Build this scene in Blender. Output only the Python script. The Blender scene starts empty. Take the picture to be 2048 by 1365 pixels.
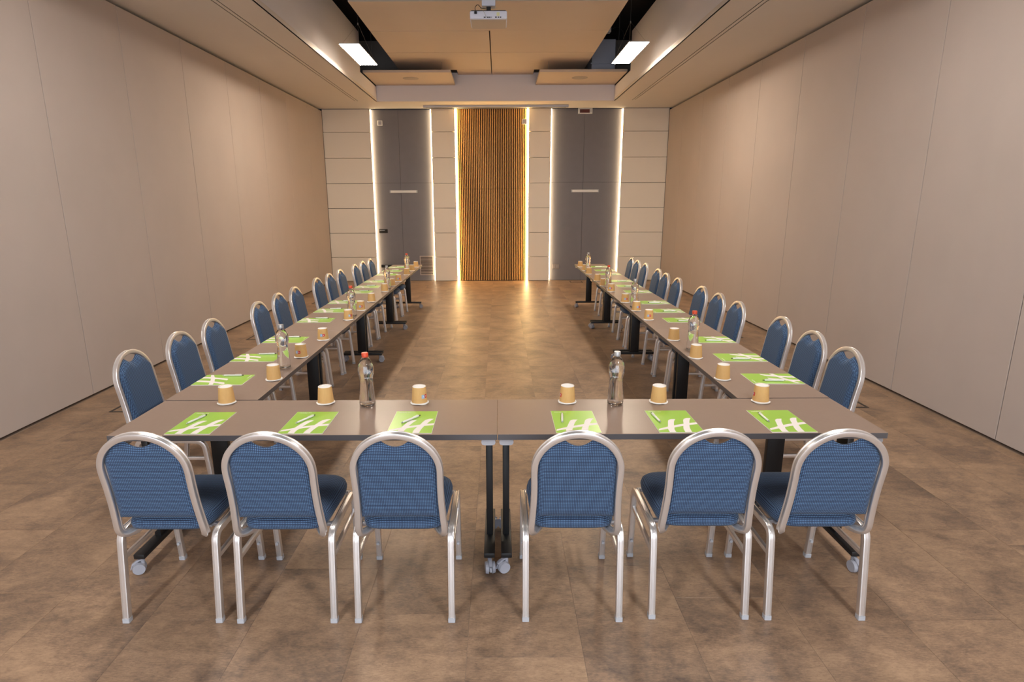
import bpy, bmesh, math, random
from mathutils import Vector, Matrix, noise
random.seed(7)
PI = math.pi
# ------------------------------------------------------------------ camera
C = bpy.context.scene.collection
cd = bpy.data.cameras.new('camera'); cam = bpy.data.objects.new('camera', cd); C.objects.link(cam)
F_PX, CX, CY, CH, PITCH, ROLL = 1200.5, 998.35, 689.49, 1.786, 0.2336, -0.0039
cd.sensor_fit = 'HORIZONTAL'; cd.sensor_width = 36.0; cd.lens = 36.0 * F_PX / 2048
cd.shift_x = (1024 - CX) / 2048; cd.shift_y = (CY - 682.5) / 2048
cd.clip_start = 0.05; cd.clip_end = 100
r0 = Vector((1, 0, 0)); u0 = Vector((0, math.sin(PITCH), math.cos(PITCH))); b0 = Vector((0, -math.cos(PITCH), math.sin(PITCH)))
Rv = r0 * math.cos(ROLL) + u0 * math.sin(ROLL); Uv = u0 * math.cos(ROLL) - r0 * math.sin(ROLL)
m = Matrix.Identity(4)
for i in range(3):
    m[i][0] = Rv[i]; m[i][1] = Uv[i]; m[i][2] = b0[i]
m[2][3] = CH
cam.matrix_world = m
bpy.context.scene.camera = cam
# ------------------------------------------------------------------ world, exposure
w = bpy.data.worlds.new('world'); bpy.context.scene.world = w; w.use_nodes = True
w.node_tree.nodes['Background'].inputs[0].default_value = (0.75, 0.8, 1, 1)
w.node_tree.nodes['Background'].inputs[1].default_value = 0.02
vs = bpy.context.scene.view_settings
vs.view_transform = 'Standard'; vs.look = 'None'; vs.gamma = 1; vs.use_curve_mapping = False
vs.exposure = 0.06
# light levels
E_PANEL = 78.0        # visible and hidden hanging LED panels
E_NEAR = 58.0         # hanging panels behind the camera, neutral
E_STRIP = 13.0        # vertical strips on the back wall
P_REAR = 230.0        # soft cool fill added behind the camera, source unseen
WARM = (1.0, 0.84, 0.66)
STRIPC = (1.0, 0.74, 0.42)
def area(name, loc, rot, sx, sy, power, col):
    l = bpy.data.lights.new(name, 'AREA'); l.shape = 'RECTANGLE'; l.size = sx; l.size_y = sy; l.energy = power; l.color = col
    o = bpy.data.objects.new(name, l); C.objects.link(o); o.location = loc; o.rotation_euler = rot
    return o
area('rear_fill_light', (0, -3.3, 1.35), (PI / 2, 0, 0), 6.4, 2.3, P_REAR, (0.76, 0.87, 1.0))  # added fill light in front of the rear wall, which has no window
# ------------------------------------------------------------------ constants of the hall
XL, XR, YB, ZC = -3.85, 3.735, 13.90, 3.767
YR = -3.5
CXL, CXR, YF = -2.45, 2.34, 12.93
TZ = 0.745
# ------------------------------------------------------------------ materials
def mat(name, col=(.5, .5, .5), rough=.5, metal=0.0, spec=None, emis=None, estr=0.0, trans=0.0, ior=None, aniso=0.0):
    M = bpy.data.materials.new(name); M.use_nodes = True
    b = M.node_tree.nodes['Principled BSDF']
    b.inputs['Base Color'].default_value = (*col, 1); b.inputs['Roughness'].default_value = rough
    b.inputs['Metallic'].default_value = metal
    if spec is not None: b.inputs['Specular IOR Level'].default_value = spec
    if emis: b.inputs['Emission Color'].default_value = (*emis, 1); b.inputs['Emission Strength'].default_value = estr
    if trans: b.inputs['Transmission Weight'].default_value = trans
    if ior: b.inputs['IOR'].default_value = ior
    return M
class NT:
    def __init__(s, M): s.t = M.node_tree; s.n = s.t.nodes; s.b = s.n['Principled BSDF']
    def add(s, ty, **k):
        n = s.n.new(ty)
        for a, v in k.items():
            if a.startswith('i_'): n.inputs[a[2:].replace('_', ' ')].default_value = v
            else: setattr(n, a, v)
        return n
    def l(s, a, b): s.t.links.new(a, b)
    def math(s, op, a, b=None, c=None):
        n = s.n.new('ShaderNodeMath'); n.operation = op
        for i, v in enumerate((a, b, c)):
            if v is None: continue
            if isinstance(v, (int, float)): n.inputs[i].default_value = v
            else: s.l(v, n.inputs[i])
        return n.outputs[0]
    def noise(s, vec, scale, detail=4, rough=.6, dist=0):
        n = s.add('ShaderNodeTexNoise'); n.inputs['Scale'].default_value = scale; n.inputs['Detail'].default_value = detail
        n.inputs['Roughness'].default_value = rough; n.inputs['Distortion'].default_value = dist
        s.l(vec, n.inputs['Vector']); return n.outputs['Fac']
    def ramp(s, fac, stops):
        n = s.add('ShaderNodeValToRGB'); e = n.color_ramp.elements
        while len(e) < len(stops): e.new(.5)
        for i, (p, c) in enumerate(stops): e[i].position = p; e[i].color = (*c, 1) if len(c) == 3 else c
        s.l(fac, n.inputs[0]); return n.outputs[0]
    def mix(s, f, a, b, mode='MIX'):
        n = s.add('ShaderNodeMix', data_type='RGBA', blend_type=mode)
        for i, v in ((0, f), (6, a), (7, b)):
            if isinstance(v, (int, float)): n.inputs[i].default_value = v
            elif isinstance(v, tuple): n.inputs[i].default_value = (*v, 1)
            else: s.l(v, n.inputs[i])
        return n.outputs[2]
    def bump(s, h, strength, dist=.002):
        n = s.add('ShaderNodeBump'); n.inputs['Strength'].default_value = strength; n.inputs['Distance'].default_value = dist
        s.l(h, n.inputs['Height']); s.l(n.outputs[0], s.b.inputs['Normal'])
    def coord(s, kind='Object'): return s.add('ShaderNodeTexCoord').outputs[kind]
    def geo(s): return s.add('ShaderNodeNewGeometry').outputs['Position']
    def scl(s, v, sc):
        n = s.add('ShaderNodeMapping'); n.inputs['Scale'].default_value = sc; s.l(v, n.inputs[0]); return n.outputs[0]
def mottled(name, c1, c2, scale, rough=.85, bump=.1, sc=(1, 1, 1), bscale=None, spec=.3):
    M = mat(name, c1, rough, spec=spec); t = NT(M); p = t.scl(t.geo(), sc)
    f = t.noise(p, scale, 5, .6); t.l(t.mix(f, c1, c2), t.b.inputs['Base Color'])
    if bump: t.bump(t.noise(p, bscale or scale * 20, 3, .6), bump, .001)
    return M
M_WALL = mottled('wall_fabric', (.465, .392, .350), (.410, .345, .305), 1.3, .9, .35, bscale=420)
M_BEIGE = mottled('beige_panel', (.86, .78, .66), (.82, .74, .62), 2, .8, .15, bscale=300)
M_GREY = mottled('grey_door_fabric', (.208, .200, .218), (.182, .174, .190), 6, .9, .2, bscale=300)
M_SOFFIT = mottled('soffit_paint', (.70, .64, .58), (.67, .61, .55), 2, .85, .05)
M_FASCIA = mottled('fascia_paint', (.80, .77, .79), (.77, .74, .76), 3, .85, .05)
M_CANOPY = mottled('canopy_panel', (.64, .53, .43), (.61, .50, .405), 3, .8, .05)
M_DARK = mat('dark_plenum', (.040, .030, .024), .9)
M_PLEN = mat('plenum_wall', (.42, .37, .33), .9)
M_BLACK = mat('black_gap', (.008, .007, .007), .8)
M_BLKMET = mat('black_powder_coat', (.012, .012, .013), .42, spec=.4)
M_EDGE = mat('table_edge_band', (.080, .074, .078), .5)
M_ALU = mat('brushed_aluminium', (.78, .75, .73), .32, .80); t = NT(M_ALU)
f = t.noise(t.coord(), 60, 3, .6); t.l(t.math('MULTIPLY_ADD', f, .18, .24), t.b.inputs['Roughness'])
M_ALU2 = mat('satin_grey_metal', (.42, .42, .45), .42, .5)
M_SCREW = mat('grey_plastic', (.42, .43, .46), .5)
M_CASTER = mat('caster_grey_plastic', (.34, .35, .40), .45)
M_WHITE = mat('white_plastic', (.72, .70, .68), .45)
M_PROJ = mat('projector_white', (.62, .62, .70), .4)
M_PROJB = mat('projector_underside', (.46, .40, .36), .5)
M_RED = mat('red_cap', (.72, .085, .03), .4)
M_CAPG = mat('grey_cap', (.48, .47, .46), .35, .4)
M_GLASS = mat('bottle_plastic', (1, 1, 1), .02, trans=1.0, ior=1.45)
M_WATER = mat('water', (1, 1, 1), .0, trans=1.0, ior=1.33)
M_PEN = mat('silver_pen', (.78, .79, .76), .3, .15)
M_PENW = mat('pen_clear_sleeve', (.80, .86, .80), .1, trans=.7, ior=1.45)
M_PENB = mat('pen_dark_tip', (.05, .05, .05), .3)
M_PAGE = mat('paper_pages', (.80, .77, .70), .7)
M_GREEN = mottled('green_cover', (.360, .620, .075), (.335, .590, .066), 8, .28, 0, spec=.6)
M_LOGOW = mat('white_print', (.86, .80, .76), .5)
M_LOGOP = mat('pale_print', (.62, .74, .38), .5)
M_CUPW = mat('cup_white_paper', (.86, .83, .78), .6)
M_LBLUE = mat('label_blue', (.30, .50, .72), .5)
M_LRED = mat('label_red', (.62, .04, .03), .5)
M_EXITR = mat('exit_display', (.085, .006, .004), .25)
M_LED = mat('led_diffuser', (1, 1, 1), .5, emis=WARM, estr=E_PANEL)
M_LEDN = mat('led_diffuser_neutral', (1, 1, 1), .5, emis=(1, .94, .88), estr=E_NEAR)
M_LEDR = mat('led_diffuser_rear', (1, 1, 1), .5, emis=(1, .98, .97), estr=E_NEAR * 1.9)
M_STRIP = mat('led_strip', (1, 1, 1), .5, emis=STRIPC, estr=E_STRIP)
M_STRIPF = mat('led_strip_lens', (1, 1, 1), .5, emis=(1, .86, .62), estr=3.5)
M_WIRE = mat('steel_wire', (.3, .28, .26), .4, .7)
M_DUCT = mat('duct_metal', (.46, .49, .58), .6, .2)
# kraft cup
M_KRAFT = mat('kraft_paper', (.62, .36, .12), .65); t = NT(M_KRAFT)
f = t.noise(t.scl(t.coord(), (1, 1, .3)), 90, 4, .6); t.l(t.mix(f, (.76, .47, .18), (.66, .39, .135)), t.b.inputs['Base Color'])
# table laminate
M_TABLE = mat('taupe_laminate', (.25, .185, .148), .36, spec=.62); t = NT(M_TABLE)
p = t.scl(t.coord(), (1.5, 1.5, 1.5)); f = t.noise(p, 3, 5, .6)
t.l(t.mix(f, (.300, .212, .162), (.270, .190, .145)), t.b.inputs['Base Color'])
t.l(t.math('MULTIPLY_ADD', t.noise(p, 25, 3), .08, .29), t.b.inputs['Roughness'])
# oak slats
M_OAK = mat('oak_slat', (.55, .30, .10), .5); t = NT(M_OAK)
p = t.scl(t.coord(), (14, 14, .8)); f = t.noise(p, 3, 6, .65, .4)
t.l(t.mix(f, (.90, .50, .15), (.68, .34, .09)), t.b.inputs['Base Color'])
# floor tile
def floor_mat():
    M = mat('vinyl_stone_tile', (.2, .13, .09), .4, spec=.32); t = NT(M)
    pos = t.coord('Object'); oi = t.add('ShaderNodeObjectInfo')
    off = t.add('ShaderNodeVectorMath', operation='SCALE'); cmb = t.add('ShaderNodeCombineXYZ')
    t.l(oi.outputs['Random'], cmb.inputs[0]); t.l(t.math('MULTIPLY', oi.outputs['Random'], 7.3), cmb.inputs[1]); cmb.inputs[2].default_value = 0
    t.l(cmb.outputs[0], off.inputs[0]); off.inputs['Scale'].default_value = 9.0
    ad = t.add('ShaderNodeVectorMath', operation='ADD'); t.l(pos, ad.inputs[0]); t.l(off.outputs[0], ad.inputs[1])
    v = ad.outputs[0]
    big = t.noise(v, 2.6, 6, .62, .6); mid = t.noise(t.scl(v, (1, 2.0, 1)), 11, 9, .72, .3); fine = t.noise(t.scl(v, (1, 3.4, 1)), 45, 6, .75, .3)
    s = t.math('ADD', t.math('MULTIPLY', big, .42), t.math('ADD', t.math('MULTIPLY', mid, .32), t.math('MULTIPLY', fine, .30)))
    c = t.ramp(s, [(.39, (.115, .080, .060)), (.47, (.200, .132, .089)), (.53, (.285, .184, .117)), (.63, (.410, .270, .168))])
    pits = t.ramp(t.noise(v, 70, 5, .8), [(.30, (.45, .45, .45)), (.40, (1, 1, 1))])
    c = t.mix(1.0, c, pits, 'MULTIPLY')
    br = t.math('MULTIPLY_ADD', oi.outputs['Random'], .09, .955)
    hs = t.add('ShaderNodeHueSaturation'); t.l(c, hs.inputs['Color']); t.l(br, hs.inputs['Value'])
    t.l(hs.outputs[0], t.b.inputs['Base Color'])
    t.l(t.math('MULTIPLY_ADD', mid, .28, .27), t.b.inputs['Roughness'])
    t.bump(s, .18, .0015)
    return M
M_FLOOR = floor_mat()
M_GROUT = mat('tile_joint', (.30, .22, .165), .8)
# blue woven fabric with a small grid
def fabric():
    M = mat('blue_checked_fabric', (.05, .09, .19), .85, spec=.25); t = NT(M)
    uv = t.coord('UV'); sp = t.add('ShaderNodeSeparateXYZ'); t.l(uv, sp.inputs[0])
    P = 1 / .0070
    fx = t.math('FRACT', t.math('MULTIPLY', sp.outputs[0], P)); fy = t.math('FRACT', t.math('MULTIPLY', sp.outputs[1], P))
    def tri(f, lo, hi):
        a = t.add('ShaderNodeMapRange', interpolation_type='SMOOTHSTEP'); a.inputs[1].default_value = lo; a.inputs[2].default_value = hi
        d = t.math('ABSOLUTE', t.math('SUBTRACT', f, .5)); t.l(d, a.inputs[0]); a.inputs[3].default_value = 1; a.inputs[4].default_value = 0
        return a.outputs[0]
    cell = t.math('MULTIPLY', tri(fx, .28, .42), tri(fy, .20, .36))
    n = t.noise(t.coord(), 180, 3)
    dark = t.mix(n, (.013, .022, .052), (.020, .032, .070)); light = t.mix(n, (.088, .165, .290), (.112, .198, .335))
    t.l(t.mix(cell, dark, light), t.b.inputs['Base Color'])
    t.b.inputs['Sheen Weight'].default_value = .08
    t.bump(cell, .25, .0008)
    return M
M_FAB = fabric()
# ------------------------------------------------------------------ mesh helpers
def obj(name, bm, m, parent=None, smooth=False):
    bmesh.ops.recalc_face_normals(bm, faces=bm.faces)
    me = bpy.data.meshes.new(name); bm.to_mesh(me); bm.free()
    for mm in (m if isinstance(m, (list, tuple)) else [m]): me.materials.append(mm)
    if smooth:
        for p in me.polygons: p.use_smooth = True
        if smooth != 'all':
            me.update(); 
            try: me.set_sharp_from_angle(angle=math.radians(smooth if smooth is not True else 40))
            except Exception: pass
    o = bpy.data.objects.new(name, me); C.objects.link(o)
    if parent: o.parent = parent
    return o
def inst(name, me, parent=None, loc=(0, 0, 0), rot=(0, 0, 0)):
    o = bpy.data.objects.new(name, me); C.objects.link(o); o.location = loc; o.rotation_euler = rot
    if parent: o.parent = parent
    return o
def box(bm, x0, x1, y0, y1, z0, z1, bev=0, seg=1, mi=0):
    r = bmesh.ops.create_cube(bm, size=1)
    vv = r['verts']
    for v in vv:
        v.co = Vector(((x0 + x1) / 2 + v.co.x * (x1 - x0), (y0 + y1) / 2 + v.co.y * (y1 - y0), (z0 + z1) / 2 + v.co.z * (z1 - z0)))
    fs = list({f for v in vv for f in v.link_faces})
    for f in fs: f.material_index = mi
    if bev:
        es = list({e for v in vv for e in v.link_edges})
        bmesh.ops.bevel(bm, geom=es, offset=bev, segments=seg, profile=.5, affect='EDGES')
    return vv
def bx(*a, **k):
    bm = bmesh.new(); box(bm, *a, **k); return bm
def cyl(bm, p0, p1, r0_, r1_=None, n=16, mi=0, caps=True):
    p0, p1 = Vector(p0), Vector(p1); d = p1 - p0; r1_ = r0_ if r1_ is None else r1_
    z = d.normalized(); a = z.orthogonal().normalized(); b = z.cross(a)
    A = [bm.verts.new(p0 + (a * math.cos(2 * PI * i / n) + b * math.sin(2 * PI * i / n)) * r0_) for i in range(n)]
    B = [bm.verts.new(p1 + (a * math.cos(2 * PI * i / n) + b * math.sin(2 * PI * i / n)) * r1_) for i in range(n)]
    for i in range(n):
        f = bm.faces.new((A[i], A[(i + 1) % n], B[(i + 1) % n], B[i])); f.material_index = mi
    if caps:
        f = bm.faces.new(A[::-1]); f.material_index = mi; f = bm.faces.new(B); f.material_index = mi
def lathe(bm, prof, n=32, closed=False, mod=None):
    """prof: list of (r, z); r==0 gives a pole"""
    rings = []
    for k, (r, z) in enumerate(prof):
        if r < 1e-6: rings.append([bm.verts.new((0, 0, z))])
        else:
            ring = []
            for i in range(n):
                a = 2 * PI * i / n; rr, zz = (r, z) if not mod else mod(k, a, r, z)
                ring.append(bm.verts.new((rr * math.cos(a), rr * math.sin(a), zz)))
            rings.append(ring)
    for A, B in zip(rings, rings[1:]):
        for i in range(n):
            j = (i + 1) % n
            if len(A) == 1 and len(B) == 1: continue
            if len(A) == 1: bm.faces.new((A[0], B[i], B[j]))
            elif len(B) == 1: bm.faces.new((A[i], A[j], B[0]))
            else: bm.faces.new((A[i], A[j], B[j], B[i]))
    return rings
def smooth_path(pts, n=6):
    """Catmull-Rom through pts"""
    P = [Vector(p) for p in pts]; P = [P[0] * 2 - P[1]] + P + [P[-1] * 2 - P[-2]]; out = []
    for i in range(1, len(P) - 2):
        for k in range(n):
            t_ = k / n; a, b, c, d = P[i - 1], P[i], P[i + 1], P[i + 2]
            out.append(.5 * ((2 * b) + (c - a) * t_ + (2 * a - 5 * b + 4 * c - d) * t_ ** 2 + (3 * b - a - 3 * c + d) * t_ ** 3))
    out.append(P[-2]); return out
def fillet(pts, rad, n=6):
    P = [Vector(p) for p in pts]; out = [P[0]]
    for i in range(1, len(P) - 1):
        a, b, c = P[i - 1], P[i], P[i + 1]; r_ = rad[i - 1] if isinstance(rad, (list, tuple)) else rad
        u = (a - b).normalized(); v = (c - b).normalized()
        p0, p1 = b + u * r_, b + v * r_
        for k in range(n + 1):
            t_ = k / n; out.append(p0 * (1 - t_) ** 2 + b * 2 * t_ * (1 - t_) + p1 * t_ ** 2)
    out.append(P[-1]); return out
def rprof(w_, h_, r_, groove=0):
    """rounded rectangle profile; groove adds shallow flutes on the +-h faces"""
    pts = []
    for cx_, cy_, a0 in ((w_ / 2 - r_, h_ / 2 - r_, 0), (-w_ / 2 + r_, h_ / 2 - r_, 90), (-w_ / 2 + r_, -h_ / 2 + r_, 180), (w_ / 2 - r_, -h_ / 2 + r_, 270)):
        for k in range(3):
            a = math.radians(a0 + 45 * k); pts.append((cx_ + r_ * math.cos(a), cy_ + r_ * math.sin(a)))
        if groove and a0 in (0, 180):
            s = 1 if a0 == 0 else -1
            for q in (.27, .19, -.19, -.27):
                d = groove if abs(q) < .2 else 0
                pts.append((s * q * w_, s * (h_ / 2 - d)))
    return pts
def sweep(bm, path, prof, side, cap=True, mi=0):
    """side: reference vector giving the profile's first axis"""
    path = [Vector(p) for p in path]; n = len(prof); rings = []
    for i, p in enumerate(path):
        t_ = (path[min(i + 1, len(path) - 1)] - path[max(i - 1, 0)]).normalized()
        sref = side(i) if callable(side) else Vector(side)
        a = (sref - t_ * sref.dot(t_)).normalized(); b = t_.cross(a)
        rings.append([bm.verts.new(p + a * u + b * v) for u, v in prof])
    for A, B in zip(rings, rings[1:]):
        for i in range(n):
            f = bm.faces.new((A[i], A[(i + 1) % n], B[(i + 1) % n], B[i])); f.material_index = mi
    if cap: bm.faces.new(rings[0][::-1]); bm.faces.new(rings[-1])
def box_uv(bm):
    bm.normal_update(); L = bm.loops.layers.uv.new('UVMap')
    for f in bm.faces:
        n = f.normal; a = max(range(3), key=lambda i: abs(n[i]))
        for l in f.loops:
            c = l.vert.co
            l[L].uv = (c.y, c.z) if a == 0 else (c.x, c.z) if a == 1 else (c.x, c.y)
def empty(name, loc=(0, 0, 0), rz=0):
    o = bpy.data.objects.new(name, None); C.objects.link(o); o.location = loc; o.rotation_euler = (0, 0, rz); o.empty_display_size = .1
    return o
def tag(o, label, cat, group=None):
    o['label'] = label; o['category'] = cat
    if group: o['group'] = group
    return o
def struct(o): o['kind'] = 'structure'; return o
def kids(o): return list(o.children)
def copy_tree(o, parent=None):
    c = o.copy(); C.objects.link(c)
    if parent: c.parent = parent
    for ch in kids(o): copy_tree(ch, c)
    return c
ORD = ['nearest', 'second', 'third', 'fourth', 'fifth', 'sixth', 'seventh', 'eighth', 'ninth', 'tenth', 'eleventh', 'farthest']
# ================================================================== SETTING
# floor: slab plus individual tiles 0.472 x 0.943
TW, TL = .472, .943
fl = struct(obj('floor', bx(XL - .1, XR + .1, YR, YB + .1, -.12, -.0015), M_GROUT))
tbm = bmesh.new(); box(tbm, -TW / 2 + .0007, TW / 2 - .0007, -TL / 2 + .0007, TL / 2 - .0007, -.004, 0)
te = [e for e in tbm.edges if all(v.co.z > -.001 for v in e.verts)]
bmesh.ops.bevel(tbm, geom=te, offset=.0006, segments=1, affect='EDGES')
tile0 = obj('tile', tbm, M_FLOOR, fl); tme = tile0.data; bpy.data.objects.remove(tile0)
JOINT = {0: 2.324, 1: 2.06, 2: 2.68, 3: 2.43, 4: 2.505, 5: 2.27, 6: 3.01}
cutc = {}
def tile(x0, x1, y0, y1):
    if x1 - x0 < .03 or y1 - y0 < .03: return
    if abs(x1 - x0 - TW) < 1e-4 and abs(y1 - y0 - TL) < 1e-4: me = tme
    else:
        bm = bmesh.new(); w2, l2 = (x1 - x0) / 2, (y1 - y0) / 2; box(bm, -w2 + .0007, w2 - .0007, -l2 + .0007, l2 - .0007, -.004, 0)
        k = (round(w2, 3), round(l2, 3))
        if k in cutc: me = cutc[k]; bm.free()
        else:
            te = [e for e in bm.edges if all(v.co.z > -.001 for v in e.verts)]
            bmesh.ops.bevel(bm, geom=te, offset=.0006, segments=1, affect='EDGES')
            me = bpy.data.meshes.new('tile'); bm.to_mesh(me); bm.free(); me.materials.append(M_FLOOR); cutc[k] = me
    inst('tile', me, fl, ((x0 + x1) / 2, (y0 + y1) / 2, 0))
for c in range(-8, 11):
    x0 = -.608 + c * TW; x1 = x0 + TW
    if x1 < XL or x0 > XR: continue
    x0, x1 = max(x0, XL), min(x1, XR)
    yj = JOINT.get(c, 2.1 + ((c * 0.377) % .943)); yj -= math.ceil((yj - .9) / TL) * TL
    while yj < YB:
        tile(x0, x1, max(yj, -.1), min(yj + TL, YB)); yj += TL
# stretch of floor behind the camera
obj('floor_strip', bx(XL, XR, YR, -.12, -.004, 0), M_FLOOR, fl)
# side walls of tall movable panels
def side_wall(name, x, sgn, y_first):
    w_ = struct(obj(name, bx(*(sorted((x + sgn * .10, x + sgn * .16))), YR, YB + .1, 0, 5.2), M_BLACK))
    ys = sorted({y_first + 1.235 * k for k in range(-8, 8)})
    ys = [YR] + [y for y in ys if YR + .3 < y < YB - .2] + [YB]
    for a, b in zip(ys, ys[1:]):
        if abs(b - a) < .05: continue
        bm = bmesh.new(); box(bm, *(sorted((x, x + sgn * .09))), a + .003, b - .003, .024, ZC - .040, bev=.003)
        obj('panel', bm, M_WALL, w_)
    return w_
side_wall('wall_left', XL, -1, 5.44)
side_wall('wall_right', XR, 1, 5.47)
struct(obj('wall_front', bx(XL - .1, XR + .1, YR - .1, YR, 0, 5.2), M_WALL))
# ceiling slab, soffits and fascias
struct(obj('ceiling', bx(XL - .1, XR + .1, YR, YB + .1, 5.12, 5.25), M_DARK))
def soffit(name, xa, xb, slot):
    bm = bmesh.new()
    s0, s1, s2, s3 = slot - .034, slot - .019, slot + .019, slot + .034
    box(bm, xa, s0, YR, YB, ZC, ZC + .05); box(bm, s1, s2, YR, 12.88, ZC, ZC + .05); box(bm, s3, xb, YR, YB, ZC, ZC + .05)
    box(bm, s0, s3, 12.88, YB, ZC, ZC + .05); box(bm, s0, s1, YR, 12.88, ZC + .005, ZC + .05, mi=1); box(bm, s2, s3, YR, 12.88, ZC + .005, ZC + .05, mi=1)
    box(bm, s0 - .01, s3 + .01, YR, 12.9, ZC + .052, ZC + .07, mi=1)
    return struct(obj(name, bm, [M_SOFFIT, M_BLACK]))
soffit('trim_1', XL - .09, CXL, -2.85)
soffit('trim_2', CXR, XR + .09, 2.72)
struct(obj('trim_3', bx(CXL, CXR, YF + .006, YB, ZC, ZC + .05), M_SOFFIT))
# fascias (trim_4 left, trim_5 right, trim_6 back)
bm = bmesh.new(); box(bm, CXL - .02, CXL - .0005, YR, 11.50, ZC + .0, 4.70); box(bm, CXL - .02, CXL - .0005, 11.50, YF, ZC, 4.04); struct(obj('trim_4', bm, M_FASCIA))
bm = bmesh.new(); box(bm, CXR + .0005, CXR + .02, YR, 11.45, ZC + .0, 4.68); box(bm, CXR + .0005, CXR + .02, 11.45, YF, ZC, 4.04); struct(obj('trim_5', bm, M_FASCIA))
struct(obj('trim_6', bx(CXL, CXR, YF, YF + .02, ZC + .0, 4.30), M_FASCIA))
struct(obj('trim_7', bx(XL - .09, XR + .09, YB + .0, YB + .04, ZC + .05, 5.12), M_PLEN))
# ------------------------------------------------------------------ back wall
wb = struct(obj('wall_back', bx(XL - .09, XR + .09, YB + .10, YB + .20, 0, ZC), M_BLACK))
ZJ = [.004, .552, 1.100, 1.650, 2.193, 2.739, 3.285, ZC - .004]
XP = [(XL + .004, -2.805), (-1.470, -.955), (.668, 1.155), (2.730, XR - .004)]
for xa, xb in XP:
    for za, zb in zip(ZJ, ZJ[1:]):
        bm = bmesh.new(); box(bm, xa, xb, YB, YB + .095, za + .004, zb - .004, bev=.002); obj('panel', bm, M_BEIGE, wb)
# grey door bays, 4 leaves each, recessed 5 cm behind the beige panels
def bay(name, xa, xb, xm, zm):
    d = struct(empty(name, ((xa + xb) / 2, YB + .07, 0)))
    cx_ = (xa + xb) / 2
    for (a, b) in ((xa, xm), (xm, xb)):
        for (za, zb) in ((0.004, zm), (zm, ZC - .004)):
            bm = bmesh.new(); box(bm, a - cx_ + .002, b - cx_ - .002, 0, .028, za + .002, zb - .002, bev=.0015)
            obj('leaf', bm, M_GREY, d)
    return d
d1 = bay('door_1', -2.803, -1.472, -2.20, 2.206)
d2 = bay('door_2', 1.157, 2.728, 1.898, 2.206)
def part(name, parent, m, a, bev=0, smooth=False):
    bm = bx(*a, bev=bev); o = obj(name, bm, m, smooth=smooth); o.parent = parent; o.matrix_parent_inverse = Matrix.Translation(parent.location).inverted()
    return o
h = part('handle', d1, M_BLACK, (-2.735, -2.540, YB + .058, YB + .07, 1.10, 1.185), .003)
bm = bmesh.new(); box(bm, -2.715, -2.600, YB + .028, YB + .038, 1.150, 1.166, bev=.003, seg=2); cyl(bm, (-2.705, YB + .06, 1.158), (-2.705, YB + .035, 1.158), .009)
o = obj('lever', bm, M_ALU2, smooth=True); o.parent = h; o.matrix_parent_inverse = h.matrix_world.inverted() @ Matrix.Translation(Vector((0, 0, 0)))
h_off = Matrix.Translation(-Vector(d1.location)); o.matrix_parent_inverse = Matrix.Identity(4); h.matrix_parent_inverse = Matrix.Identity(4)
for q in (h,): q.data.transform(Matrix.Translation(-Vector(d1.location)))
o.data.transform(Matrix.Translation(-Vector(d1.location)))
part('push_bar', d1, M_BLKMET, (-2.72, -2.05, YB + .02, YB + .07, .315, .375), .004)
# LED strips (proud profiles, in the reveal between beige panels and bays)
M_STRIPS = mat('led_strip_slats', (1, 1, 1), .5, emis=(1, .68, .30), estr=44.0)
def strip(xa, xb, m=None, mf=None):
    bm = bmesh.new(); box(bm, xa, xb, YB + .010, YB + .068, .012, ZC - .012); bm.normal_update()
    for f in bm.faces:
        if f.normal.y < -.5: f.material_index = 1
    obj('light_strip', bm, [m or M_STRIP, mf or M_STRIPF], wb)
for xa, xb in ((-2.802, -2.786), (-1.490, -1.474), (1.159, 1.175), (2.710, 2.726)): strip(xa, xb)
strip(-.950, -.918, M_STRIPS, M_STRIPS); strip(.630, .662, M_STRIPS, M_STRIPS)
# oak slat bay
obj('backing', bx(-.954, .666, YB + .070, YB + .080, .0, ZC), M_BLACK, wb)
NS = 38
for zz0, zz1, dx in ((.012, 2.066, 0), (2.070, ZC - .006, 0)):
    sm = None
    for k in range(NS):
        x = -.895 + (1.495) * k / (NS - 1)
        if sm is None:
            bm = bmesh.new(); box(bm, -.0098, .0098, 0, .034, 0, zz1 - zz0, bev=.0015); so = obj('slat', bm, M_OAK, wb); sm = so.data; so.location = (x, YB + .034, zz0)
        else: inst('slat', sm, wb, (x, YB + .034, zz0))
# ------------------------------------------------------------------ ceiling canopy
cp = tag(empty('ceiling_canopy', (0, 10.6, 4.26)), 'large suspended beige ceiling canopy of flat panels above the aisle', 'ceiling panel')
def cpanel(xa, xb, ya, yb):
    bm = bmesh.new(); box(bm, xa + .004, xb - .004, ya + .004 - 10.6, yb - .004 - 10.6, 0, .035, bev=.002); obj('panel', bm, M_CANOPY, cp)
cpanel(-1.905, 1.655, 8.40, 9.75)
for ya, yb in ((9.765, 11.09), (11.10, 12.46)): cpanel(-1.905, -.13, ya, yb); cpanel(-.122, 1.655, ya - .02 if ya < 10 else ya, yb)
cpanel(-.80, -.13, 12.46, 12.925); cpanel(-.122, .70, 12.46, 12.925)
for x in (-1.6, 1.35):
    for y in (8.9, 11.9):
        bm = bmesh.new(); cyl(bm, (x, y - 10.6, .03), (x, y - 10.6, .86), .003, n=8); obj('suspension_wire', bm, M_WIRE, cp)
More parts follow.
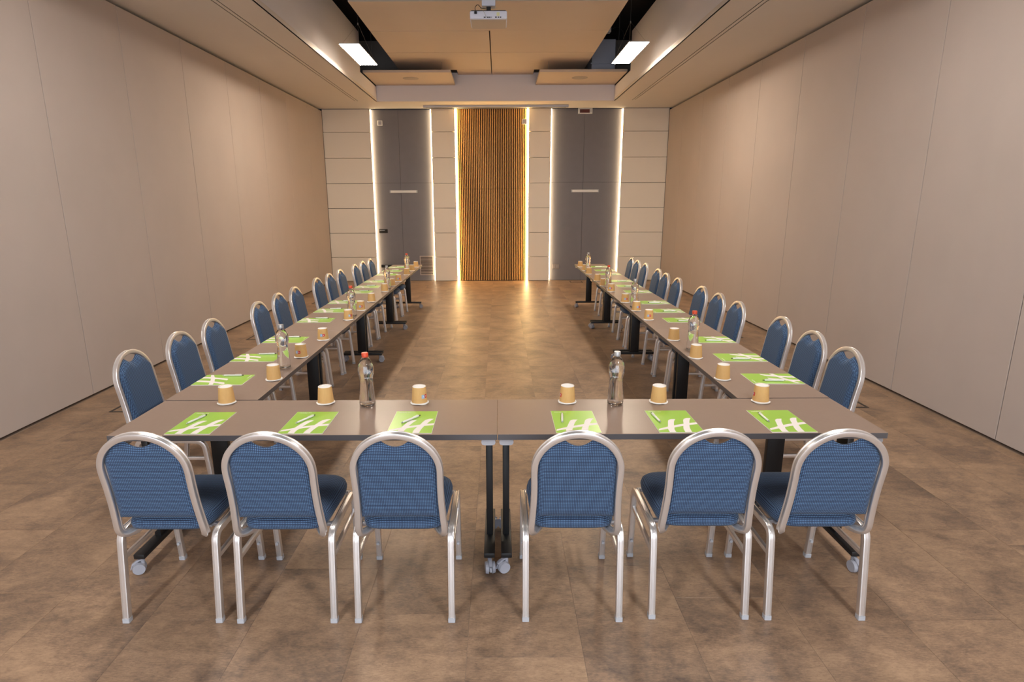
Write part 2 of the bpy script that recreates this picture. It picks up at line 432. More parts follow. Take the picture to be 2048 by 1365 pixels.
for xa, xb, lab in ((CXL + .004, -.862, 'left'), (.752, CXR - .004, 'right')):
    s = tag(empty('speaker_panel', ((xa + xb) / 2, 12.29, 4.065)), 'beige hanging ceiling panel with a round speaker, on the %s side' % lab, 'ceiling panel', 'hanging ceiling panels with speakers')
    hw = (xb - xa) / 2
    obj('panel', bx(-hw, hw, -.60, .636, 0, .045, bev=.002), M_CANOPY, s)
    bm = bmesh.new(); lathe(bm, [(0, -.006), (.135, -.006), (.150, -.003), (.152, .004), (0, .004)], 40)
    o = obj('speaker_grille', bm, mat('grille_beige', (.42, .36, .31), .8), s, smooth=True); o.location = ((.0 if lab == 'left' else .0), -.07, 0)
    for sx in (-1, 1):
        bm = bmesh.new(); cyl(bm, (sx * hw * .8, -.5, .04), (sx * hw * .8, -.5, 1.05), .003, n=8); obj('suspension_wire', bm, M_WIRE, s)
# LED panels
def led(x, y, lab, m=None, ph=1.27):
    s = tag(empty('led_panel_light', (x, y, 3.85)), lab, 'light', 'hanging led panel lights')
    bm = bmesh.new(); box(bm, -.138, .138, -ph / 2, ph / 2, .004, .016, bev=.002); obj('frame', bm, M_WHITE, s)
    bm = bmesh.new(); box(bm, -.131, .131, -ph / 2 + .008, ph / 2 - .008, -.001, .005); obj('diffuser', bm, m or M_LED, s)
    for sx in (-1, 1):
        for sy in (-1, 1):
            bm = bmesh.new(); cyl(bm, (sx * .12, sy * .55, .014), (0, 0, .42), .0012, n=6); obj('suspension_wire', bm, M_WIRE, s)
    bm = bmesh.new(); cyl(bm, (0, 0, .41), (0, 0, 1.27), .0012, n=6); cyl(bm, (0, 0, .40), (0, 0, .43), .008, n=10); obj('suspension_wire', bm, M_WIRE, s)
    return s
led(-2.00, 9.40, 'glowing rectangular panel light hanging on wires, left of the ceiling canopy')
led(1.885, 9.36, 'glowing rectangular panel light hanging on wires, right of the ceiling canopy')
for y, w_ in ((4.4, 'above the near end of the arms'), (-.8, 'behind the camera')):
    led(-1.98, y, 'rectangular panel light over the left side, ' + w_, M_LEDN if y > 0 else M_LEDR)
    led(1.88, y, 'rectangular panel light over the right side, ' + w_, M_LEDN if y > 0 else M_LEDR)
# duct and junction box above the right panel
s = tag(empty('air_duct', (2.02, 12.45, 4.40)), 'grey blue metal air duct box above the right ceiling panel', 'duct')
obj('casing', bx(-.26, .18, -.25, .35, -.2, .33, bev=.006), M_DUCT, s); obj('flange', bx(-.28, .20, -.27, -.25, -.1, -.08), M_DUCT, s)
s = tag(empty('junction_box', (1.95, 11.9, 4.80)), 'small pale junction box with a cable above the ceiling canopy', 'box')
obj('casing', bx(-.09, .09, -.07, .07, -.04, .04, bev=.005), M_WHITE, s)
bm = bmesh.new(); sweep(bm, smooth_path([(.08, 0, 0), (.2, -.02, .05), (.3, -.03, -.02), (.34, -.03, -.15)], 6), rprof(.008, .008, .003), (0, 0, 1)); obj('cable', bm, M_BLACK, s, smooth=True)
# projection screen case
s = tag(empty('screen_case', (-.05, 13.48, 3.74)), 'long slim grey projection screen case under the ceiling by the back wall', 'screen case')
obj('case', bx(-1.53, 1.53, -.05, .05, -.018, .027, bev=.004), M_ALU2, s); obj('slot', bx(-1.48, 1.48, -.012, .012, -.021, -.017), M_BLACK, s)
# projector
s = tag(empty('projector', (-.09, 6.46, 3.485)), 'white ceiling projector hanging from a bracket over the aisle', 'projector')
bm = bmesh.new(); box(bm, -.178, .178, -.165, .165, .002, .074, bev=.012, seg=3); obj('body', bm, M_PROJ, s, smooth=True)
obj('underside', bx(-.168, .168, -.158, .16, -.004, .004, bev=.002), M_PROJB, s)
obj('top_cover', bx(-.165, .165, -.155, .155, .073, .080, bev=.002), M_BLKMET, s)
bm = bmesh.new()
for k, (px, pw) in enumerate(((-.045, .018), (-.015, .016), (.003, .012), (.018, .005), (.027, .005), (.062, .018), (.088, .014), (.108, .014))): box(bm, px, px + pw, -.1668, -.1640, .012, .020)
o = obj('ports', bm, M_BLACK, s)
obj('power_plug', bx(-.135, -.110, -.178, -.160, .044, .066, bev=.002), M_BLKMET, s)
obj('sticker', bx(.078, .106, -.1662, -.164, .026, .058), mat('yellow_sticker', (.62, .60, .33), .6), s)
bm = bmesh.new(); sweep(bm, smooth_path([(-.122, -.176, .06), (-.125, -.185, .095), (-.10, -.16, .125), (-.07, -.10, .115), (-.03, -.02, .13)], 8), rprof(.006, .006, .0025), (1, 0, 0)); obj('power_cable', bm, M_BLKMET, s, smooth=True)
bm = bmesh.new(); sweep(bm, smooth_path([(-.02, -.170, .014), (-.045, -.185, .06), (-.075, -.14, .10), (-.03, -.02, .12)], 8), rprof(.0035, .0035, .0015), (1, 0, 0)); obj('signal_cable', bm, mat('grey_cable', (.35, .33, .25), .5), s, smooth=True)
bm = bmesh.new(); box(bm, -.04, .035, -.04, .04, .080, .100, bev=.004); cyl(bm, (0, 0, .10), (0, 0, .15), .022); box(bm, -.10, .11, -.008, .008, .080, .090); obj('bracket', bm, M_BLKMET, s, smooth=True)
bm = bmesh.new(); box(bm, -.066, .066, -.05, .05, .148, .21, bev=.004); cyl(bm, (0, 0, .2), (0, 0, 1.63), .022); obj('ceiling_mount', bm, M_PROJ, s, smooth=True)
# ------------------------------------------------------------------ fittings on the back wall
for xa, xb, lab in ((-2.446, -1.831, 'left'), (1.636, 2.255, 'right')):
    s = tag(empty('emergency_light', ((xa + xb) / 2, YB + .07, 2.016)), 'slim white emergency light bar on the %s grey door' % lab, 'light', 'emergency light bars')
    hw = (xb - xa) / 2
    obj('diffuser', bx(-hw + .02, hw - .02, -.045, 0, -.028, .028, bev=.006, seg=2), M_WHITE, s, smooth=True)
    for sx in (-1, 1): obj('end_cap', bx(*sorted((sx * (hw - .02), sx * hw)), -.048, 0, -.031, .031, bev=.003), M_SCREW, s)
for x, z, y, lab in ((-2.601, 3.478, YB + .07, 'small square white wall sensor high on the left grey door'), (.568, 3.490, YB + .004, 'small square white wall sensor high beside the oak slats')):
    s = tag(empty('wall_sensor', (x, y, z)), lab, 'sensor', 'square wall sensors')
    obj('housing', bx(-.055, .055, -.03, 0, -.055, .055, bev=.008, seg=2), M_WHITE, s, smooth=True)
    bm = bmesh.new(); box(bm, -.036, .036, -.034, -.028, -.036, .036, bev=.004)
    obj('cover', bm, mat('sensor_grey', (.45, .42, .45), .5), s)
    for sx in (-.018, .002): obj('slot', bx(sx, sx + .012, -.036, -.033, -.022, .024), M_SCREW, s)
s = tag(empty('alarm_display', (1.902, YB + .07, 3.711)), 'white framed dark red display unit above the right grey door', 'display')
obj('housing', bx(-.155, .155, -.05, 0, -.056, .056, bev=.005, seg=2), M_WHITE, s, smooth=True)
obj('display_panel', bx(-.120, .095, -.053, -.048, -.040, .034, bev=.001), M_EXITR, s)
obj('buttons', bx(.112, .130, -.054, -.048, -.030, .025, bev=.001), M_SCREW, s)
s = tag(empty('vent_grille', (-1.672, YB + .07, .356)), 'square slatted metal vent grille low on the left grey door', 'vent')
bm = bmesh.new()
for a in ((-.155, .155, .205, .222), (-.155, .155, -.222, -.205), (-.155, -.138, -.205, .205), (.138, .155, -.205, .205)): box(bm, a[0], a[1], -.012, 0, a[2], a[3])
M_VENT = mat('vent_metal', (.46, .39, .35), .5, .3); obj('frame', bm, M_VENT, s); obj('backing', bx(-.14, .14, -.003, 0, -.21, .21), M_BLACK, s)
for k in range(15):
    bm = bmesh.new(); z = -.190 + k * .0272; vv = box(bm, -.138, .138, -.010, -.004, z - .0052, z + .0052); obj('slat', bm, M_VENT, s)
s = tag(empty('wall_socket', (1.319, YB + .07, .322)), 'grey double wall socket low on the right grey door', 'socket')
obj('plate', bx(-.082, .082, -.012, 0, -.055, .055, bev=.003), mat('socket_plate', (.24, .21, .20), .5), s)
for sx in (-.04, .04): obj('outlet', bx(sx - .03, sx + .03, -.016, -.011, -.035, .035, bev=.003), mat('socket_outlet', (.28, .25, .24), .5), s)
# floor boxes
def floor_box(x, y, lab):
    s = tag(empty('floor_socket', (x, y, 0)), lab, 'floor box', 'floor socket boxes')
    bm = bmesh.new()
    for a in ((-.14, .14, -.14, -.12), (-.14, .14, .12, .14), (-.14, -.12, -.12, .12), (.12, .14, -.12, .12)): box(bm, *a, 0, .003)
    obj('frame', bm, mat('floor_box_dark', (.03, .024, .02), .5), s); obj('lid', bx(-.118, .118, -.118, .118, 0, .0015), M_FLOOR, s)
floor_box(-3.29, 5.13, 'square dark framed floor socket by the left wall, nearest the camera')
floor_box(-3.25, 7.97, 'square dark framed floor socket by the left wall, second of three')
floor_box(-3.25, 10.85, 'square dark framed floor socket by the left wall, farthest of three')
floor_box(3.13, 5.17, 'square dark framed floor socket by the right wall, nearest the camera')
floor_box(3.13, 7.97, 'square dark framed floor socket by the right wall, farther one')
floor_box(1.76, 13.66, 'dark framed floor socket in front of the right grey door')
# ================================================================== TABLES
def caster(ang):
    bm = bmesh.new(); c, s_ = math.cos(ang), math.sin(ang)
    ax = Vector((c, s_, 0)); fw = Vector((-s_, c, 0)); o0 = fw * .018
    for sg in (-1, 1):
        cyl(bm, o0 + ax * sg * .009 + Vector((0, 0, .031)), o0 + ax * sg * .024 + Vector((0, 0, .031)), .031, .028, n=20)
    cyl(bm, o0 - ax * .010 + Vector((0, 0, .031)), o0 + ax * .010 + Vector((0, 0, .031)), .022, n=14)
    cyl(bm, (0, 0, .040), (0, 0, .088), .010, n=12)
    pts = [o0 * .2 + Vector((0, 0, .072)), o0 * 1.2 + Vector((0, 0, .068)), o0 * 2.6 + Vector((0, 0, .050))]
    sweep(bm, smooth_path(pts, 4), rprof(.018, .010, .003), ax)
    sweep(bm, [o0 * 2.7 + Vector((0, 0, .046)), o0 * 3.1 + Vector((0, 0, .026))], rprof(.010, .006, .002), ax)
    return bm
def make_table():
    t_ = empty('conference_table')
    bm = bmesh.new(); box(bm, -.8985, .8985, -.25, .25, .716, TZ, bev=.0015)
    bm.normal_update()
    for f in bm.faces:
        f.material_index = 1 if abs(f.normal.z) < .5 else 0
    obj('tabletop', bm, [M_TABLE, M_EDGE], t_)
    obj('modesty_beam', bx(-.84, .84, -.016, .016, .665, .700, bev=.003), M_BLKMET, t_)
    for sx in (-1, 1):
        X = sx * .858
        bm = bmesh.new(); box(bm, X - .0165, X + .0165, -.048, .048, .108, .686, bev=.004, seg=2)
        # fluted face grooves
        lg = obj('leg', bm, M_BLKMET, t_, smooth=True)
        bm = bmesh.new(); box(bm, X - .0265, X + .0265, -.222, .222, .086, .112, bev=.004, seg=2); ft = obj('foot_bar', bm, M_BLKMET, t_, smooth=True)
        bm = bmesh.new(); sweep(bm, [(X, -.232, .699), (X, .232, .699)], rprof(.066, .032, .013), (1, 0, 0)); obj('support_arm', bm, M_ALU2, t_, smooth=True)
        for sy in (-1, 1):
            o = obj('caster', caster({(-1, -1): 1.98, (1, -1): 3.3, (-1, 1): .6, (1, 1): 5.6}[(sx, sy)]), M_CASTER, t_, smooth=True)
            o.location = (X, sy * .195, 0)
    return t_
tb0 = make_table(); firsts = [True]
XC = -.010
def place_table(x, y, rz, label, group):
    t_ = tb0 if firsts[0] else copy_tree(tb0); firsts[0] = False
    t_.location = (x, y, 0); t_.rotation_euler = (0, 0, rz); tag(t_, label, 'table', group)
FY0 = 2.590
G = 'taupe conference tables in a U'
place_table(XC - .90, FY0 + .25, 0, 'taupe conference table, left half of the row nearest the camera', G)
place_table(XC + .90, FY0 + .25, 0, 'taupe conference table, right half of the row nearest the camera', G)
AY0 = 3.098; AW = 1.798
LXc, RXc = -1.562, 1.542
o4 = ['first', 'second', 'third', 'fourth and farthest']
for k in range(4):
    place_table(LXc, AY0 + AW * (k + .5) + .002, PI / 2, 'taupe conference table in the left arm, %s from the near corner' % o4[k], G)
for k in range(4):
    place_table(RXc, AY0 + AW * (k + .5) + .002, -PI / 2, 'taupe conference table in the right arm, %s from the near corner' % o4[k], G)
# ================================================================== CHAIRS
def make_chair():
    t_ = empty('banquet_chair')
    LP = rprof(.028, .028, .0035, groove=.0028)
    for sx in (-1, 1):
        x = sx * .2035
        rear = fillet([(x, -.240, .006), (x, -.192, .405), (x, .02, .405)], [.045], 8)
        front = fillet([(x, .238, .006), (x, .205, .400), (x, .02, .405)], [.055], 8)
        for pth in (rear, front):
            bm = bmesh.new(); sweep(bm, pth, LP, (1, 0, 0)); lg = obj('leg', bm, M_ALU, t_, smooth=35)
            p = pth[0]; d = (pth[1] - pth[0]).normalized()
            bm = bmesh.new(); sweep(bm, [p + Vector((0, 0, -.006)), p + d * .014], rprof(.031, .031, .004), (1, 0, 0)); obj('foot_cap', bm, M_SCREW, lg, smooth=True)
        bm = bmesh.new(); sweep(bm, [(x - sx * .002, -.205, .290), (x - sx * .002, .214, .290)], rprof(.018, .022, .003), (1, 0, 0)); st = obj('stretcher', bm, M_ALU, t_, smooth=35)
        bm = bmesh.new(); cyl(bm, (x, .218, .100), (x, .208, .100), .0075, n=12); obj('glide_knob', bm, M_SCREW, t_, smooth=True)
    # back: plane leaning back; yb(z) local
    yb_ = lambda z: -.226 - (z - .42) * .175
    n = 22; pts = []
    HW, ZW, ZT_ = .174, .735, .897
    side_r = [(.128, -.128, .418), (.150, -.165, .405), (.172, -.208, .412), (.1815, -.228, .44), (.178, yb_(.50), .50), (.1735, yb_(.58), .58), (.1725, yb_(.66), .66)]
    arc = [(HW * math.cos(a), yb_(ZW + (ZT_ - ZW) * math.sin(a)), ZW + (ZT_ - ZW) * math.sin(a)) for a in [PI * k / 12 for k in range(13)]]
    side_l = [(-x, y, z) for x, y, z in side_r[::-1]]
    full = smooth_path(side_r + arc + side_l, 4)
    bm = bmesh.new(); sweep(bm, full, rprof(.030, .026, .0045, groove=.0028), (0, 1, .17)); obj('back_frame', bm, M_ALU, t_, smooth=35)
    # upholstered back
    bm = bmesh.new(); NX, NZ = 24, 30; zb = .503
    def halfw(z):
        if z < ZW: return .1615 + .004 * (1 - (z - zb) / (ZW - zb)) ** 2
        q = min(1, (z - ZW) / (ZT_ - .006 - ZW)); return .162 * math.sqrt(max(0, 1 - q * q))
    def ztop(u):   # u in -1..1 along the width; scoop in the middle
        x = u * .158
        arch = ZW + (ZT_ - .014 - ZW) * math.sqrt(max(0, 1 - (x / .163) ** 2))
        scoop = .840 + .062 * (abs(x) / .084) ** 2
        return min(arch, scoop)
    grids = []
    for side in (0, 1):
        g = []
        for j in range(NZ + 1):
            row = []
            for i in range(NX + 1):
                u = -1 + 2 * i / NX; s_ = j / NZ
                zt = ztop(u); z = zb + (zt - zb) * s_
                x = u * (.158 + (.004 * (1 - s_)))
                edge = min(1, (1 - abs(u)) * 6, (1 - s_) * 9, s_ * 9); bul = math.sin(edge * PI / 2)
                if side == 0: y = yb_(z) + .004 - .012 * bul        # rear face
                else: y = yb_(z) + .010 + .026 * bul
                row.append(bm.verts.new((x, y, z)))
            g.append(row)
        grids.append(g)
    for side, g in enumerate(grids):
        for j in range(NZ):
            for i in range(NX):
                q = (g[j][i], g[j][i + 1], g[j + 1][i + 1], g[j + 1][i]); bm.faces.new(q if side == 0 else q[::-1])
    A, B = grids
    rim = [(0, i) for i in range(NX)] + [(j, NX) for j in range(NZ)] + [(NZ, i) for i in range(NX, 0, -1)] + [(j, 0) for j in range(NZ, 0, -1)]
    for k in range(len(rim)):
        a, b = rim[k], rim[(k + 1) % len(rim)]
        bm.faces.new((A[a[0]][a[1]], B[a[0]][a[1]], B[b[0]][b[1]], A[b[0]][b[1]]))
    box_uv(bm); obj('backrest', bm, M_FAB, t_, smooth=60)
    # seat
    bm = bmesh.new(); NR, NA = 12, 56
    def outline(a):
        c, s_ = math.cos(a), math.sin(a); e = 2 / 4.2
        e = 2 / 6.5 if s_ < 0 else 2 / 4.2
        x = abs(c) ** e * math.copysign(1, c); y = abs(s_) ** e * math.copysign(1, s_)
        wd = .196 - .018 * (1 - y) / 2
        return x * wd, .022 + y * .225
    prof = [(0, .488), (.35, .4875), (.62, .486), (.80, .482), (.91, .475), (.975, .462), (1.0, .444), (.985, .426), (.93, .416), (.5, .415), (0, .415)]
    rings = []
    for (k, z) in prof:
        if k == 0: rings.append([bm.verts.new((0, .022, z))]); continue
        rings.append([bm.verts.new((outline(2 * PI * i / NA)[0] * k, .022 + (outline(2 * PI * i / NA)[1] - .022) * k, z)) for i in range(NA)])
    for A_, B_ in zip(rings, rings[1:]):
        for i in range(NA):
            j = (i + 1) % NA
            if len(A_) == 1: bm.faces.new((A_[0], B_[i], B_[j]))
            elif len(B_) == 1: bm.faces.new((A_[i], A_[j], B_[0]))
            else: bm.faces.new((A_[i], A_[j], B_[j], B_[i]))
    box_uv(bm); obj('seat', bm, M_FAB, t_, smooth=70)
    bm = bmesh.new()
    for y in (-.12, .17): sweep(bm, [(-.2, y, .405), (.2, y, .405)], rprof(.02, .016, .003), (0, 1, 0))
    box(bm, -.17, .17, -.15, .20, .405, .414)
    obj('seat_frame', bm, M_ALU2, t_)
    return t_
ch0 = make_chair(); cf = [True]
def chair(x, y, rz, lab, grp):
    c = ch0 if cf[0] else copy_tree(ch0); cf[0] = False
    c.location = (x, y, 0); c.rotation_euler = (0, 0, rz); tag(c, lab, 'chair', grp)
FC = [(-1.430, 2.522, 0), (-.928, 2.518, 0), (-.415, 2.518, 0), (.317, 2.520, -.01), (.872, 2.533, -.012), (1.377, 2.524, -.012)]
FN = ['leftmost chair of the front row, blue backed, seen from behind', 'second chair from the left in the front row, blue back to the camera', 'third front-row chair from the left, just left of the table joint', 'fourth front-row chair from the left, just right of the table joint', 'second chair from the right in the front row, blue back to the camera', 'rightmost chair of the front row, blue backed, seen from behind']
for (x, y, r_), lab in zip(FC, FN): chair(x, y, r_, lab, 'chairs along the front tables')
LY = [3.565, 4.10, 4.585, 5.405, 5.935, 6.39, 7.165, 7.625, 8.085, 8.78, 9.245, 9.705]
LXB = [-2.285, -2.262, -2.255, -2.215, -2.22, -2.205, -2.197, -2.175, -2.158, -2.118, -2.11, -2.09]
RY = [3.555, 4.03, 4.572, 5.32, 5.81, 6.305, 7.03, 7.53, 8.01, 8.79, 9.25, 9.715]
RXB = [2.162, 2.192, 2.218, 2.167, 2.17, 2.169, 2.123, 2.118, 2.145, 2.16, 2.15, 2.158]
for k in range(12):
    chair(LXB[k] + .315, LY[k], -PI / 2 + random.uniform(-.02, .02), 'blue chair facing the left arm of tables, %s from the camera' % ORD[k], 'chairs along the left arm')
for k in range(12):
    chair(RXB[k] - .315, RY[k] + .01, PI / 2 + random.uniform(-.02, .02), 'blue chair facing the right arm of tables, %s from the camera' % ORD[k], 'chairs along the right arm')
# ================================================================== NOTEPADS
def text_mesh(txt, size, m, ext=.00015):
    cu = bpy.data.curves.new('lettering', 'FONT'); cu.body = txt; cu.size = size; cu.extrude = ext; cu.align_x = 'LEFT'
    o = bpy.data.objects.new('lettering', cu); C.objects.link(o)
    bpy.context.view_layer.update(); dg = bpy.context.evaluated_depsgraph_get()
    me = bpy.data.meshes.new_from_object(o.evaluated_get(dg)); bpy.data.objects.remove(o); me.materials.clear(); me.materials.append(m)
    return me
def flat(bm, left, right, z0, z1):
    """ribbon between two polylines, raised from z0 to z1"""
    A = [bm.verts.new((x, y, z1)) for x, y in left]; B = [bm.verts.new((x, y, z1)) for x, y in right]
    for i in range(len(A) - 1): bm.faces.new((A[i], B[i], B[i + 1], A[i + 1]))
def lerp_poly(p, n=12):
    P = smooth_path([(a, b, 0) for a, b in p], 6); L = len(P) - 1
    return [(P[round(i * L / n)].x, P[round(i * L / n)].y) for i in range(n + 1)]
def make_pad():
    t_ = empty('notepad')
    obj('pages', bx(0, .210, 0, .297, 0, .0030), M_PAGE, t_)
    obj('cover', bx(.0012, .2088, .0012, .2958, .0030, .0034), M_GREEN, t_)
    bm = bmesh.new()
    l1 = [(.100, .171), (.084, .158), (.073, .125), (.062, .085), (.056, .065), (.050, .040), (.048, .0015)]
    r1 = [(.121, .171), (.113, .155), (.104, .133), (.092, .090), (.085, .057), (.079, .035), (.078, .0015)]
    l2 = [(.180, .186), (.162, .172), (.151, .142), (.143, .108), (.130, .069), (.122, .035), (.120, .0015)]
    r2 = [(.201, .186), (.192, .168), (.183, .147), (.173, .115), (.164, .085), (.155, .044), (.151, .0015)]
    flat(bm, lerp_poly(l1), lerp_poly(r1), .0034, .0036); flat(bm, lerp_poly(l2), lerp_poly(r2), .0034, .0036)
    bu = [(.007, .043), (.050, .067), (.088, .086), (.142, .108), (.172, .117), (.2088, .126)]
    bl = [(.004, .024), (.048, .042), (.081, .058), (.127, .076), (.165, .090), (.2088, .101)]
    flat(bm, lerp_poly(bl), lerp_poly(bu), .0034, .00362)
    obj('logo', bm, M_LOGOW, t_)
    me = text_mesh('Holiday Inn', .0135, M_LOGOW); o = inst('lettering', me, t_, (.016, .274, .0035))
    return t_
pad0 = make_pad(); pf = [True]
def pad(x, y, rz, lab, grp):
    c = pad0 if pf[0] else copy_tree(pad0); pf[0] = False
    c.location = (x, y, TZ); c.rotation_euler = (0, 0, rz); tag(c, lab, 'notepad', grp)
# pens
def make_pen():
    t_ = empty('pen'); R = .0052
    def along(prof, nm, m):
        bm = bmesh.new(); lathe(bm, prof, 16); bmesh.ops.rotate(bm, verts=bm.verts, cent=(0, 0, 0), matrix=Matrix.Rotation(-PI / 2, 3, 'X'))
        bmesh.ops.translate(bm, verts=bm.verts, vec=(0, 0, R + .0004)); return obj(nm, bm, m, t_, smooth=True)
    along([(0, .012), (.0045, .012), (.0052, .03), (.0052, .115), (.0044, .122), (0, .122)], 'barrel', M_PEN)
    along([(0, 0), (.0008, 0), (.0022, .006), (.0046, .014), (0, .014)], 'tip', M_PENW)
    along([(0, .121), (.0028, .121), (.0028, .133), (0, .134)], 'button', M_PENB)
    bm = bmesh.new(); sweep(bm, [(0, .119, R * 2 + .001), (0, .116, R * 2 + .0035), (0, .082, R * 2 + .0018)], rprof(.003, .001, .0004), (1, 0, 0)); obj('clip', bm, M_PEN, t_)
    return t_
pen0 = make_pen(); nf = [True]
def pen(x, y, rz, lab, grp):
    c = pen0 if nf[0] else copy_tree(pen0); nf[0] = False
    c.location = (x, y, TZ + .0037); c.rotation_euler = (0, 0, rz); tag(c, lab, 'pen', grp)
PF = [(-1.549, 2.600), (-1.028, 2.600), (-.523, 2.600), (.261, 2.598), (.738, 2.598), (1.257, 2.597)]
seat6 = ['leftmost front seat', 'second front seat from the left', 'front seat just left of the table joint', 'front seat just right of the table joint', 'second front seat from the right', 'rightmost front seat']
pa = [-.28, -.45, -.62, -.12, .12, -.02]
for k, (x, y) in enumerate(PF):
    pad(x, y, 0, 'green and white notepad at the %s' % seat6[k], 'notepads on the front tables')
    a = pa[k]; pen(x + .038 + .02 * math.sin(-a), y + .115, a + random.uniform(-.04, .04), 'silver pen on the notepad at the %s' % seat6[k], 'pens on the front tables')
LPY = [3.365, 3.899, 4.447, 5.237, 5.735, 6.247, 6.992, 7.435, 7.949, 8.735, 9.207, 9.75]
RPY = [3.346, 3.850, 4.395, 5.185, 5.656, 6.157, 6.925, 7.418, 7.915, 8.680, 9.20, 9.727]
for k in range(12):
    y = LPY[k]; j = random.uniform(-.02, .02)
    pad(-1.808 + random.uniform(-.004, .006), y + .212, -PI / 2 + j, 'green notepad on the left table arm, %s from the camera' % ORD[k], 'notepads on the left arm')
    a = random.uniform(-.08, .08)
    pen(-1.705 + random.uniform(0, .02), y + (.180 if k != 5 else .16), -PI / 2 + a, 'silver pen on a left arm notepad, %s from the camera' % ORD[k], 'pens on the left arm')
for k in range(12):
    y = RPY[k]; j = random.uniform(-.02, .02)
    pad(1.783 + random.uniform(-.006, .004), y, PI / 2 + j, 'green notepad on the right table arm, %s from the camera' % ORD[k], 'notepads on the right arm')
    a = random.uniform(-.10, .10)
    pen(1.715 + random.uniform(-.03, 0), y + .045, PI / 2 + a, 'silver pen on a right arm notepad, %s from the camera' % ORD[k], 'pens on the right arm')
# ================================================================== CUPS
def make_cup():
    t_ = empty('paper_cup')
    bm = bmesh.new()
    lathe(bm, [(.0425, .004), (.0365, .077), (.0362, .0795), (.0355, .0795), (.0352, .091), (.0342, .0925), (.0330, .0915), (.0338, .078), (.041, .004)], 40)
    obj('sleeve', bm, M_KRAFT, t_, smooth=50)
    bm = bmesh.new(); lathe(bm, [(0, .0855), (.0325, .0860), (.0333, .0922), (.0346, .0930), (.0352, .0915)], 36); obj('cup_base', bm, M_CUPW, t_, smooth=60)
    bm = bmesh.new()
    def md(k, a, r, z):
        wv = .5 + .5 * math.sin(3 * a + .6) * .6 + .2 * math.sin(5 * a + 2)
        if k in (2, 3): return r + .0020 * wv, z + .0050 * max(0, wv - .25)
        return r, z
    lathe(bm, [(.0400, .0080), (.0435, .0030), (.0475, .0010), (.0480, .0024), (.0440, .0048), (.0418, .0090)], 48, mod=md)
    obj('rim', bm, M_CUPW, t_, smooth=True)
    return t_
cup0 = make_cup(); uf = [True]
def label_mesh():
    bms = []
    for (a0, a1) in ((-.45, -.005), (.005, .45)):
        bm = bmesh.new(); n = 6; A = []; B = []
        for i in range(n + 1):
            a = a0 + (a1 - a0) * i / n
            for z, L in ((.034, A), (.053, B)):
                r_ = .0425 - .006 * (z - .004) / .073 + .0004; L.append(bm.verts.new((r_ * math.cos(a), r_ * math.sin(a), z)))
        for i in range(n): bm.faces.new((A[i], A[i + 1], B[i + 1], B[i]))
        bms.append(bm)
    # small glyph strokes
    g = bmesh.new()
    for ac in (-.19, .19):
        for (da, z0, z1) in ((-.07, .040, .048), (.07, .040, .048)):
            q = [g.verts.new(((.0425 - .006 * (z - .004) / .073 + .0007) * math.cos(ac + d), (.0425 - .006 * (z - .004) / .073 + .0007) * math.sin(ac + d), z)) for d, z in ((da - .025, z0), (da + .025, z0), (da * .3 + .025, z1), (da * .3 - .025, z1))]
            g.faces.new(q)
    return bms + [g]
lb, lr, lg_ = label_mesh()
lo = [obj('blue_label', lb, M_LBLUE), obj('red_label', lr, M_LRED), obj('label_glyph', lg_, M_CUPW)]
LM = [o.data for o in lo]
for o in lo: bpy.data.objects.remove(o)
def cup(x, y, lab, grp, az=None):
    c = cup0 if uf[0] else copy_tree(cup0)
    if uf[0]: uf[0] = False
    else:
        for ch in kids(c):
            if 'label' in ch.name.split('.')[0]: bpy.data.objects.remove(ch)
    rz = random.uniform(0, 6.28); c.location = (x, y, TZ); c.rotation_euler = (0, 0, rz); tag(c, lab, 'cup', grp)
    if az is not None:
        # az: direction of label relative to the camera direction, + = right in view
        tocam = math.atan2(-y, -x); a = tocam + az
        PEND.append((c, a - rz))
PEND = []
CF = [(-1.457, 3.053, None), (-.926, 3.047, None), (-.425, 3.041, .75), (.362, 3.044, -1.35), (.847, 3.038, None), (1.391, 3.040, -1.3)]
for k, (x, y, az) in enumerate(CF): cup(x, y, 'upturned kraft paper cup at the %s' % seat6[k], 'paper cups on the front tables', az)
CL = [(-1.362, 3.484, None), (-1.37, 4.024, -.55), (-1.37, 4.558, -.1), (-1.373, 5.377, .5), (-1.368, 5.869, .0), (-1.369, 6.383, None), (-1.37, 7.152, None), (-1.364, 7.63, None), (-1.353, 8.069, .1), (-1.355, 8.832, None), (-1.353, 9.358, None), (-1.363, 9.901, None)]
CR = [(1.34, 3.457, None), (1.34, 3.962, None), (1.344, 4.504, None), (1.349, 5.321, .1), (1.339, 5.776, .55), (1.332, 6.275, .2), (1.331, 7.071, -.2), (1.32, 7.558, None), (1.321, 8.04, None), (1.323, 8.83, None), (1.328, 9.291, None), (1.329, 9.84, None)]
for k, (x, y, az) in enumerate(CL): cup(x, y, 'upturned kraft paper cup on the left arm, %s from the camera' % ORD[k], 'paper cups on the left arm', az)
for k, (x, y, az) in enumerate(CR): cup(x, y, 'upturned kraft paper cup on the right arm, %s from the camera' % ORD[k], 'paper cups on the right arm', az)
for c, a in PEND:
    for me, nm in zip(LM, ('blue_label', 'red_label', 'label_glyph')): inst(nm, me, c, rot=(0, 0, a))
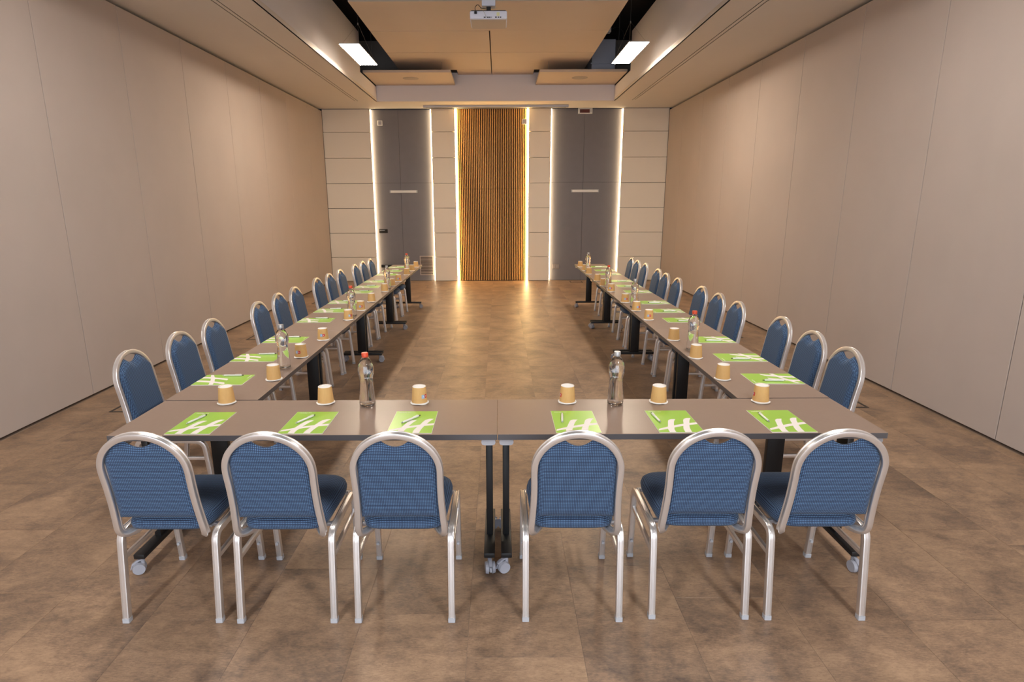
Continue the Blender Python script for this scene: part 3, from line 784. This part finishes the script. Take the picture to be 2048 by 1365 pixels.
# ================================================================== BOTTLES
def make_bottle(capm):
    t_ = empty('water_bottle')
    outer = [(0, .004), (.026, .003), (.035, .001), (.0398, .006), (.0412, .018), (.0412, .035), (.0402, .060), (.0375, .090), (.0350, .120), (.0335, .142), (.0345, .152), (.0382, .166), (.0412, .184), (.0414, .202), (.0388, .220), (.0320, .235), (.0240, .250), (.0172, .260), (.0145, .266), (.0140, .272)]
    inner = [(.0120, .272), (.0125, .266), (.0152, .260), (.0222, .250), (.0302, .235), (.0357, .218), (.0384, .202), (.0382, .184), (.0357, .166), (.0327, .152), (.0317, .142), (.0332, .120), (.0357, .090), (.0377, .060), (.0382, .035), (.0382, .018), (.0365, .008), (0, .007)]
    bm = bmesh.new(); lathe(bm, outer + inner, 40); obj('bottle_body', bm, M_GLASS, t_, smooth='all')
    water = [(0, .0066), (.0366, .0076), (.03835, .018), (.03835, .035), (.03785, .060), (.03585, .090), (.03335, .120), (.03185, .142), (.03285, .152), (.03585, .166), (.03815, .184), (.03835, .200), (.03585, .218), (.03035, .235), (.0224, .250), (0, .250)]
    bm = bmesh.new(); lathe(bm, water, 40); obj('water', bm, M_WATER, t_, smooth=60)
    bm = bmesh.new(); lathe(bm, [(.0142, .262), (.0162, .263), (.0162, .266), (.0142, .267)], 30); obj('neck_ring', bm, capm, t_, smooth=50)
    bm = bmesh.new()
    def md(k, a, r, z): return (r * (1 + .012 * math.cos(24 * a)) if 0 < k < 3 else r), z
    lathe(bm, [(.0158, .2672), (.0170, .2676), (.0170, .2835), (.0160, .2862), (0, .2866)], 48, mod=md); obj('cap', bm, capm, t_, smooth=50)
    return t_
bR = make_bottle(M_RED); bG = make_bottle(M_CAPG); bf = {'r': True, 'g': True}
def bottle(kind, x, y, lab):
    b = bR if kind == 'r' else bG
    c = b if bf[kind] else copy_tree(b); bf[kind] = False
    c.location = (x, y, TZ); tag(c, lab, 'bottle', 'water bottles with %s caps' % ('red' if kind == 'r' else 'grey'))
bottle('r', -.694, 3.004, 'clear red-capped water bottle on the left front table')
bottle('g', .611, 3.008, 'clear grey-capped water bottle on the right front table')
bottle('g', -1.391, 3.748, 'clear grey-capped water bottle on the left arm, nearest the corner')
bottle('r', -1.38, 5.556, 'clear red-capped water bottle on the second table of the left arm')
bottle('g', -1.375, 7.372, 'clear grey-capped water bottle on the third table of the left arm')
bottle('r', -1.398, 9.155, 'clear red-capped water bottle at the far end of the left arm')
bottle('r', 1.384, 4.181, 'clear red-capped water bottle on the right arm, nearest the corner')
bottle('g', 1.362, 5.975, 'clear grey-capped water bottle on the second table of the right arm')
bottle('r', 1.337, 7.319, 'clear red-capped water bottle on the third table of the right arm')
bottle('g', 1.364, 9.194, 'clear grey-capped water bottle at the far end of the right arm')
